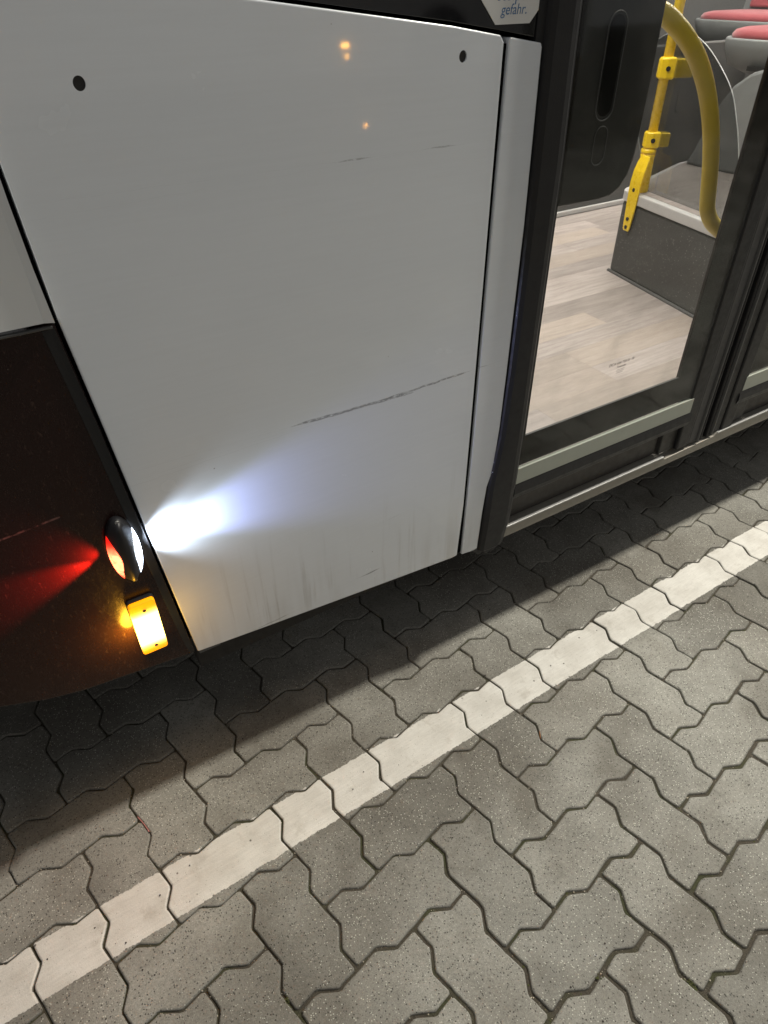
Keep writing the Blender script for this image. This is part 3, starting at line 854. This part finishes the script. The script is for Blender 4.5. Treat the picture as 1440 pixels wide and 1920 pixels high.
pl2 = pl_.copy(); pl2.energy = 0.55; po2 = bpy.data.objects.new('amber_led', pl2); COL.objects.link(po2); po2.parent = al; po2.location = (-0.7995, -0.0145, 0.474)

# ------------------------------------------------------------------ BUS INTERIOR
FZ = 0.330
fl = box('interior_floor', -0.70, 9.0, 0.0625, 1.76, 0.3155, FZ - 0.0022, M['plastic_dark'], bus)
rw = random.Random(21)
yb = 0.062; edges = [0.062, 0.167, 0.272, 0.357, 0.462, 0.579, 0.676, 0.787, 0.892, 0.995, 1.10, 1.19, 1.30, 1.405, 1.51, 1.61, 1.72]
PLM = {}
nplank = 0
for r in range(len(edges) - 1):
    y0, y1 = edges[r], edges[r + 1]
    s = -0.65 + rw.uniform(0, 0.6)
    cuts = {3: 0.905, 2: 0.588, 4: 0.905, 6: 1.197, 12: 1.674, 1: 0.588}
    s = (cuts.get(r, s + 0.1) - 1.3)
    while s < 3.6:
        L_ = 1.12
        bm = bmesh.new(); e = 0.0002
        add_hprism(bm, [(-L_ / 2 + e, -(y1 - y0) / 2 + e), (L_ / 2 - e, -(y1 - y0) / 2 + e), (L_ / 2 - e, (y1 - y0) / 2 - e), (-L_ / 2 + e, (y1 - y0) / 2 - e)], -0.002, 0)
        if s + L_ > -0.3:
            o = link('floor_plank', bm, M['wood'], fl); o.location = (s + L_ / 2, (y0 + y1) / 2, FZ + rw.uniform(-.0001, .0001)); nplank += 1
        else: bm.free()
        s += L_
box('floor_threshold', -0.01, 1.34, 0.0602, 0.0660, 0.3160, 0.3318, M['rubber_grey'], bus)
# far podium wall with rounded backrest board
arch = [(1.2, FZ), (9.0, FZ), (9.0, 1.01), (1.2, 1.01)]
wl = plate('far_podium', arch, 1.742, 1.80, M['grey_wall'], bus, bev=0.004)
box('wall_foot_trim', -0.5, 6, 1.724, 1.741, FZ - .001, 0.352, M['trim'], bus, 0.003)
plate('cover_flap', rrect(2.50, 2.72, 0.72, 0.86, 0.02), 1.738, 1.7419, M['grey_wall'], wl, bev=0.002)
box('far_wall', -0.70, 9.0, 2.42, 2.47, 0.316, 1.2, M['grey_wall'], bus)
box('far_window', -0.70, 9.0, 2.42, 2.47, 1.201, 2.3, M['black_gloss'], bus)
box('rear_bulkhead', -0.70, -0.66, 0.035, 2.40, 0.316, 2.34, M['grey_wall'], bus)
box('near_lining', -0.655, -0.06, 0.035, 0.06, 0.333, 2.3, M['plastic_dark'], bus)
box('ceiling', -0.70, 9.0, 0.051, 2.47, 2.36, 2.40, M['ceiling'], bus)
# podium beside the doors
PT = 0.637
A0, B0 = (1.4176, 1.0467), (1.3005, 0.5130)
dirx = Vector((B0[0] - A0[0], B0[1] - A0[1])).normalized()
B1 = (A0[0] + dirx.x * 0.98, A0[1] + dirx.y * 0.98)
C1, D1 = (3.4, B1[1]), (3.4, 1.32)
E1 = (1.96, 1.235)
back = Vector((E1[0] - A0[0], E1[1] - A0[1]))
pod = hprism('podium', [A0, B1, C1, D1, E1], FZ + .0003, PT - 0.036, M['podium'], bus, bev=0.012)
def off(p, d=0.004): return p
ins = [(A0[0] - 0.006, A0[1] + 0.008), (B1[0] - 0.006, B1[1] - .004), (C1[0], C1[1] - .004), (3.4, D1[1] + .006), (E1[0], E1[1] + 0.008)]
bm = bmesh.new()
def round_poly(P, rs_, n=6):
    out = []
    for i, p in enumerate(P):
        r = rs_[i]
        a, b, c = Vector(P[i - 1]), Vector(p), Vector(P[(i + 1) % len(P)])
        if r <= 0: out.append(tuple(b)); continue
        u = (a - b).normalized() * r; w = (c - b).normalized() * r
        for k in range(n + 1):
            t = k / n; out.append(tuple((b + u) * (1 - t) ** 2 + b * 2 * t * (1 - t) + (b + w) * t * t))
    return out
add_hprism(bm, round_poly(ins, [0.035, 0.02, 0, 0, 0]), PT - 0.0357, PT)
link('edge_trim', bm, M['trim'], pod, bev=0.004)
top = [(A0[0] + 0.020, A0[1] - 0.012), (B1[0] + 0.022, B1[1] + .02), (3.38, B1[1] + .02), (3.38, D1[1] - .015), (E1[0] + 0.002, E1[1] - 0.013)]
hprism('podium_top', round_poly(top, [0.02, 0.01, 0, 0, 0]), PT + 0.0002, PT + 0.0012, M['wood'], pod)
plate_l = [(A0[0] - .003, A0[1]), (B1[0] - .003, B1[1]), (B1[0] + .001, B1[1]), (A0[0] + .001, A0[1])]
# cove strip at the podium foot
bm = bmesh.new(); add_tube(bm, [(A0[0] - 0.002, A0[1] + 0.004, FZ + 0.002), (B1[0] - 0.002, B1[1], FZ + 0.002)], 0.007, 8); link('cove_strip', bm, M['grey_wall'], pod)

# seats on the podium
def seat(s0, y0, y1, depth=0.45, z=1.075, back_h=0.55, face=1):
    t = empty('passenger_seat', (s0, (y0 + y1) / 2, z), 0, bus)
    w = (y1 - y0) / 2
    def rr(x0, x1, a, b, r): return rrect(x0, x1, a, b, r)
    bm = bmesh.new()
    P = rr(0, depth, -w, w, 0.11)
    n = len(P)
    def ringat(sc, zz): return [((x - depth / 2) * sc + depth / 2, y * sc, zz) for x, y in P]
    o = loft('seat_shell', [ringat(0.70, -0.115), ringat(0.90, -0.09), ringat(0.985, -0.035), ringat(1.0, -0.008), ringat(0.985, 0.0), ringat(0.93, -0.002)], M['grey_shell'], t, smooth=True)
    o2 = loft('cushion', [ringat(0.93, -0.004), ringat(0.935, 0.010), ringat(0.90, 0.024), ringat(0.80, 0.032), ringat(0.5, 0.034)], M['cushion'], t, smooth=True)
    bm.free()
    rows = []
    for i in range(9):
        q = i / 8; zz = -0.03 + q * back_h; ww = w * (0.96 - 0.12 * q ** 3); xb = depth - 0.02 + 0.09 * q
        rows.append([(xb, -ww, zz), (xb + 0.02, -ww, zz), (xb + 0.045, 0, zz), (xb + 0.02, ww, zz), (xb, ww, zz), (xb + 0.012, 0, zz)])
    loft('backrest_shell', rows, M['grey_shell'], t, smooth=False, bev=0.006)
    rows = []
    for i in range(9):
        q = i / 8; zz = 0.04 + q * (back_h - 0.12); ww = w * (0.84 - 0.12 * q ** 3); xb = depth - 0.035 + 0.09 * (0.1 + q * 0.8)
        rows.append([(xb, -ww, zz), (xb + 0.02, -ww, zz), (xb + 0.03, 0, zz), (xb + 0.02, ww, zz), (xb, ww, zz), (xb - 0.006, 0, zz)])
    loft('backrest_cushion', rows, M['cushion'], t, smooth=False, bev=0.01)
    return t
seat(1.985, 0.70, 1.235, z=1.085)
seat(2.92, 1.42, 2.12, z=1.085)
seat(2.75, 0.66, 1.20, z=1.085)
# flared pedestal under the first seat
PX = 1.957
ped = [(PX + .0, 1.2120), (PX, 0.66)]
bm = bmesh.new()
prof = [(0.62, PT + .001), (1.212, PT + .001), (1.182, 0.695), (1.158, 0.775), (1.122, 0.862), (1.078, 0.935), (1.010, 0.985), (0.93, 1.01), (0.62, 1.01)]
f0 = [bm.verts.new((PX, y, z)) for y, z in prof]; f1 = [bm.verts.new((PX + 0.40, y, z)) for y, z in prof]
bm.faces.new(f0); bm.faces.new(list(reversed(f1)))
for i in range(len(prof)): bm.faces.new((f0[i], f1[i], f1[(i + 1) % len(prof)], f0[(i + 1) % len(prof)]))
link('seat_pedestal', bm, M['grey_shell'], bus, bev=0.012)
box('seat_carrier', 1.99, 2.42, 0.68, 1.06, 0.985, 1.0, M['plastic_dark'], bus)
box('pedestal_far', 3.0, 3.4, 1.45, 2.1, 0.33, 0.98, M['grey_wall'], bus, 0.01)

# stanchion
px_, py_ = 1.4440, 0.9960
stn = empty('stanchion', (px_, py_, 0), 0, bus)
tube('pole', [(0, 0, PT), (0, 0, 2.36)], 0.0165, M['yellow'], stn)
bm = bmesh.new(); add_tube(bm, [(0, 0, PT - .004), (0, 0, PT + 0.004), (0, 0, PT + 0.010), (0, 0, PT + 0.118), (0, 0, PT + 0.124), (0, 0, PT + 0.130)], [0.024, 0.027, 0.0275, 0.0255, 0.0265, 0.0255], 24)
link('foot_sleeve', bm, M['yellow'], stn)
bm = bmesh.new(); add_tube(bm, [(0, 0, PT + 0.1300), (0, 0, PT + 0.136), (0, 0, PT + 0.144), (0, 0, PT + 0.150)], [0.026, 0.0275, 0.0265, 0.018], 24)
link('collar', bm, M['yellow'], stn)
# tapered strap down the podium face, facing the camera side
nrm = Vector((dirx.y, -dirx.x)).normalized()
if nrm.x > 0: nrm = -nrm
tdir = Vector((dirx.x, dirx.y, 0)); nv = Vector((nrm.x, nrm.y, 0))
basep = Vector((A0[0] - px_, A0[1] - py_, 0)) + tdir * 0.072 + nv * 0.010
strap = []
for z, w, o, sh in ((0.505, 0.011, 0.0, -.006), (0.512, 0.0155, 0.0, -.006), (0.56, 0.0200, 0.0, -.005), (0.60, 0.0230, 0.000, -.004), (0.640, 0.0250, 0.0015, -.002), (0.68, 0.0260, 0.0015, 0), (0.715, 0.0255, -.003, 0), (0.745, 0.0240, -0.012, 0), (0.765, 0.018, -.020, 0)):
    c = basep + Vector((0, 0, z)) + nv * o + tdir * sh
    w *= 1.2
    strap.append([c - tdir * w + nv * 0.003, c + tdir * w + nv * 0.003, c + tdir * w - nv * 0.003, c - tdir * w - nv * 0.003])
sp = loft('foot_strap', strap, M['yellow'], stn, bev=0.0015)
for z, sh in ((0.519, -.006), (0.549, -.005), (0.652, -.002)):
    c = basep + Vector((0, 0, z)) + tdir * sh
    bm = bmesh.new(); add_tube(bm, [c + nv * 0.0025, c + nv * 0.0065], 0.0068, 14); link('bolt', bm, M['bolt'], sp)
# clamp brackets
def clamp(z, out, h, tdir_):
    u = tdir_.normalized(); w = Vector((0, 0, 1)); nn = u.cross(w)
    if nn.dot(nv) < 0: nn = -nn
    rows = []
    for t, hw, dd in ((-0.026, h * 0.80, 0.010), (-0.020, h * 0.95, 0.020), (0.0, h, 0.026), (0.022, h * 0.98, 0.023), (0.032, h * 0.84, 0.017), (out * 0.85, h * 0.82, 0.016), (out, h * 0.80, 0.014)):
        c = u * t + Vector((0, 0, z))
        rows.append([c + nn * dd + w * hw * .86, c + nn * dd - w * hw * .86, c + nn * dd * .8 - w * hw, c - nn * dd * .8 - w * hw, c - nn * dd - w * hw * .86, c - nn * dd + w * hw * .86, c - nn * dd * .8 + w * hw, c + nn * dd * .8 + w * hw])
    o = loft('clamp', rows, M['yellow'], stn, bev=0.003)
    bm = bmesh.new(); add_tube(bm, [nn * 0.024 + Vector((0, 0, z)) + u * 0.002, nn * 0.0285 + Vector((0, 0, z)) + u * 0.002], 0.0078, 14); link('bolt', bm, M['bolt'], o)
    c = u * out + Vector((0, 0, z))
    bm = bmesh.new(); add_tube(bm, [c, c + u * 0.003], 0.013, 14); link('end_cap', bm, M['rubber'], o)
cd_ = Vector((0.78, -0.62, 0))
clamp(0.812, 0.062, 0.027, cd_)
clamp(1.030, 0.088, 0.033, cd_)

# tinted screen held by the clamps of the stanchion
M['tint'] = mat_glass('smoked_screen', (0.60, 0.61, 0.61), 1.0)
M['screen_edge'] = simple('pale_screen_edge', (0.36, 0.37, 0.36), 0.35)
inn = Vector((-dirx.y, dirx.x)) if (-dirx.y) > 0 else Vector((dirx.y, -dirx.x))
oo = Vector((px_, py_)) + inn * 0.014
outl = [(-0.045, PT + 0.004), (0.475, PT + 0.004), (0.462, 0.70), (0.434, 0.78)]
arc = smooth_path([(0.434, 0, 0.78), (0.405, 0, 0.85), (0.365, 0, 0.922), (0.311, 0, 0.997), (0.225, 0, 1.062), (0.142, 0, 1.108), (0.057, 0, 1.131), (-0.049, 0, 1.122), (-0.116, 0, 1.088), (-0.155, 0, 1.04), (-0.165, 0, 0.98), (-0.150, 0, 0.90), (-0.10, 0, 0.81), (-0.055, 0, 0.74), (-0.047, 0, 0.69)], 4)
outl += [(p.x, p.z) for p in arc[1:]]
bm = bmesh.new()
def scr(t, z, o): p = oo + dirx * t + inn * o; return (p.x, p.y, z)
fa = [bm.verts.new(scr(t, z, 0)) for t, z in outl]; fb = [bm.verts.new(scr(t, z, 0.005)) for t, z in outl]
bm.faces.new(fa); bm.faces.new(list(reversed(fb)))
for i in range(len(outl)): bm.faces.new((fa[i], fb[i], fb[(i + 1) % len(outl)], fa[(i + 1) % len(outl)]))
scn = link('smoked_screen', bm, M['tint'], bus)
bm = bmesh.new(); add_tube(bm, [scr(t, z, 0.0025) for t, z in outl[1:]], 0.0018, 8); link('screen_edge', bm, M['screen_edge'], scn)

# ceiling light strips of the saloon
for y in (0.75, 1.75):
    o = box('ceiling_light', -0.5, 5.0, y - 0.09, y + 0.09, 2.352, 2.3595, emis('cabin_light_%d' % int(y * 10), (1.0, 0.95, 0.88), 1.5), bus)
    l = bpy.data.lights.new('cabin_lamp', 'AREA'); l.shape = 'RECTANGLE'; l.size = 5.2; l.size_y = 0.16; l.energy = CABIN_W; l.color = (1.0, 0.95, 0.89)
    lo_ = bpy.data.objects.new('cabin_lamp', l); COL.objects.link(lo_); lo_.parent = bus; lo_.location = (2.2, y, 2.348)

# wheels
def wheel(s, y):
    t = empty('wheel', (s, y, 0.48), 0, bus)
    bm = bmesh.new(); add_tube(bm, [(0, 0, 0), (0, .02, 0), (0, .26, 0), (0, .28, 0)], [0.45, 0.478, 0.478, 0.45], 40); link('tyre', bm, M['rubber'], t)
    bm = bmesh.new(); add_tube(bm, [(0, -.004, 0), (0, -.002, 0), (0, .1, 0)], [0.27, 0.28, 0.28], 30); link('rim', bm, M['alu'], t)
for s in (-1.9, 4.2):
    wheel(s, 0.09); wheel(s, 2.14)

# ------------------------------------------------------------------ street lamp (outside the picture, casts the light)
sp_ = empty('street_lamp', (3.3, -3.0, 0))
tag(sp_, 'tall grey street lamp beyond the right edge of the picture', 'street lamp')
M['mast'] = simple('galvanised_mast', (0.35, 0.36, 0.36), 0.5, metal=0.6)
tube('mast', [(0, 0, 0), (0, 0, 4.9)], [0.07, 0.045], M['mast'], sp_)
tube('arm', smooth_path([(0, 0, 4.8), (0, 0.4, 4.92), (0, 2.75, 4.95)], 6), 0.03, M['mast'], sp_)
box('lamp_head', -0.16, 0.16, 2.65, 3.25, 4.75, 4.86, M['mast'], sp_, 0.02)
l = bpy.data.lights.new('street_lamp_light', 'AREA'); l.shape = 'RECTANGLE'; l.size = 0.26; l.size_y = 0.30; l.energy = LAMP_W; l.color = LAMP_COL
lo_ = bpy.data.objects.new('street_lamp_light', l); COL.objects.link(lo_); lo_.location = LAMP_POS

# ------------------------------------------------------------------ second bus, unseen, added behind the viewpoint for its reflections
ob = empty('reflection_bus', (2.0, -7.2, 0), 0)
tag(ob, 'unseen grey bus added behind the viewpoint for its amber reflections', 'bus')
M['ob_body'] = simple('grey_bus_body', (0.55, 0.56, 0.58), 0.35)
M['ob_lamp'] = emis('amber_side_lamp', (1.0, 0.45, 0.05), 90.0)
box('body', -6, 6, -2.5, 0, 0.32, 3.0, M['ob_body'], ob, 0.05)
for k in range(7):
    box('window', -5.7 + k * 1.65, -4.25 + k * 1.65, 0.001, 0.01, 1.25, 2.5, M['black_gloss'], ob)
for s in (-4, 3.5):
    bm = bmesh.new(); add_tube(bm, [(s, 0.01, 0.48), (s, -0.26, 0.48)], 0.48, 32); link('wheel', bm, M['rubber'], ob)
for k, s in enumerate((-4.6, -2.0, 2.15)):  # glowing boxes added to give the amber reflections
    box('side_lamp', s - 0.05, s + 0.02, 0.011, 0.03, 0.600, 0.635, M['ob_lamp'], ob)
    box('side_lamp', s - 0.01, s + 0.02, 0.011, 0.03, 0.500, 0.520, M['ob_lamp'], ob)

M['post_glow'] = emis('amber_reflection_glow', (1.0, 0.42, 0.06), 45.0)  # unseen glowing post added only to give a low amber reflection
bl = empty('reflection_post', (3.03, -4.80, 0))
tag(bl, 'unseen low post with an amber glow, added for a reflection in the bus panel', 'reflection post')
box('post', -0.05, 0.05, -0.05, 0.05, 0, 0.20, M['plastic_dark'], bl, 0.01)
box('light', -0.012, 0.012, -0.012, 0.012, 0.2005, 0.23, M['post_glow'], bl, 0.004)

# ------------------------------------------------------------------ litter
def needle(name, label, pts, r, m):
    bm = bmesh.new(); add_tube(bm, smooth_path(pts, 4), r, 6); o = link(name, bm, m); tag(o, label, name.replace('_', ' ')); return o
needle('pine_needle', 'short reddish brown needle lying in a joint below the white line', [(0.3582, 0.0809, -0.0010), (0.3454, 0.0619, -0.0010), (0.3306, 0.0429, -0.0010)], 0.0009, M['twig'])
M['straw'] = simple('pink_straw', (0.50, 0.20, 0.18), 0.5)
needle('plant_stalk', 'thin pinkish stalk lying in a joint left of the white line', [(-0.4518, 0.3470, -0.0010), (-0.4459, 0.3260, -0.0010), (-0.4420, 0.3050, -0.0010)], 0.0009, M['straw'])
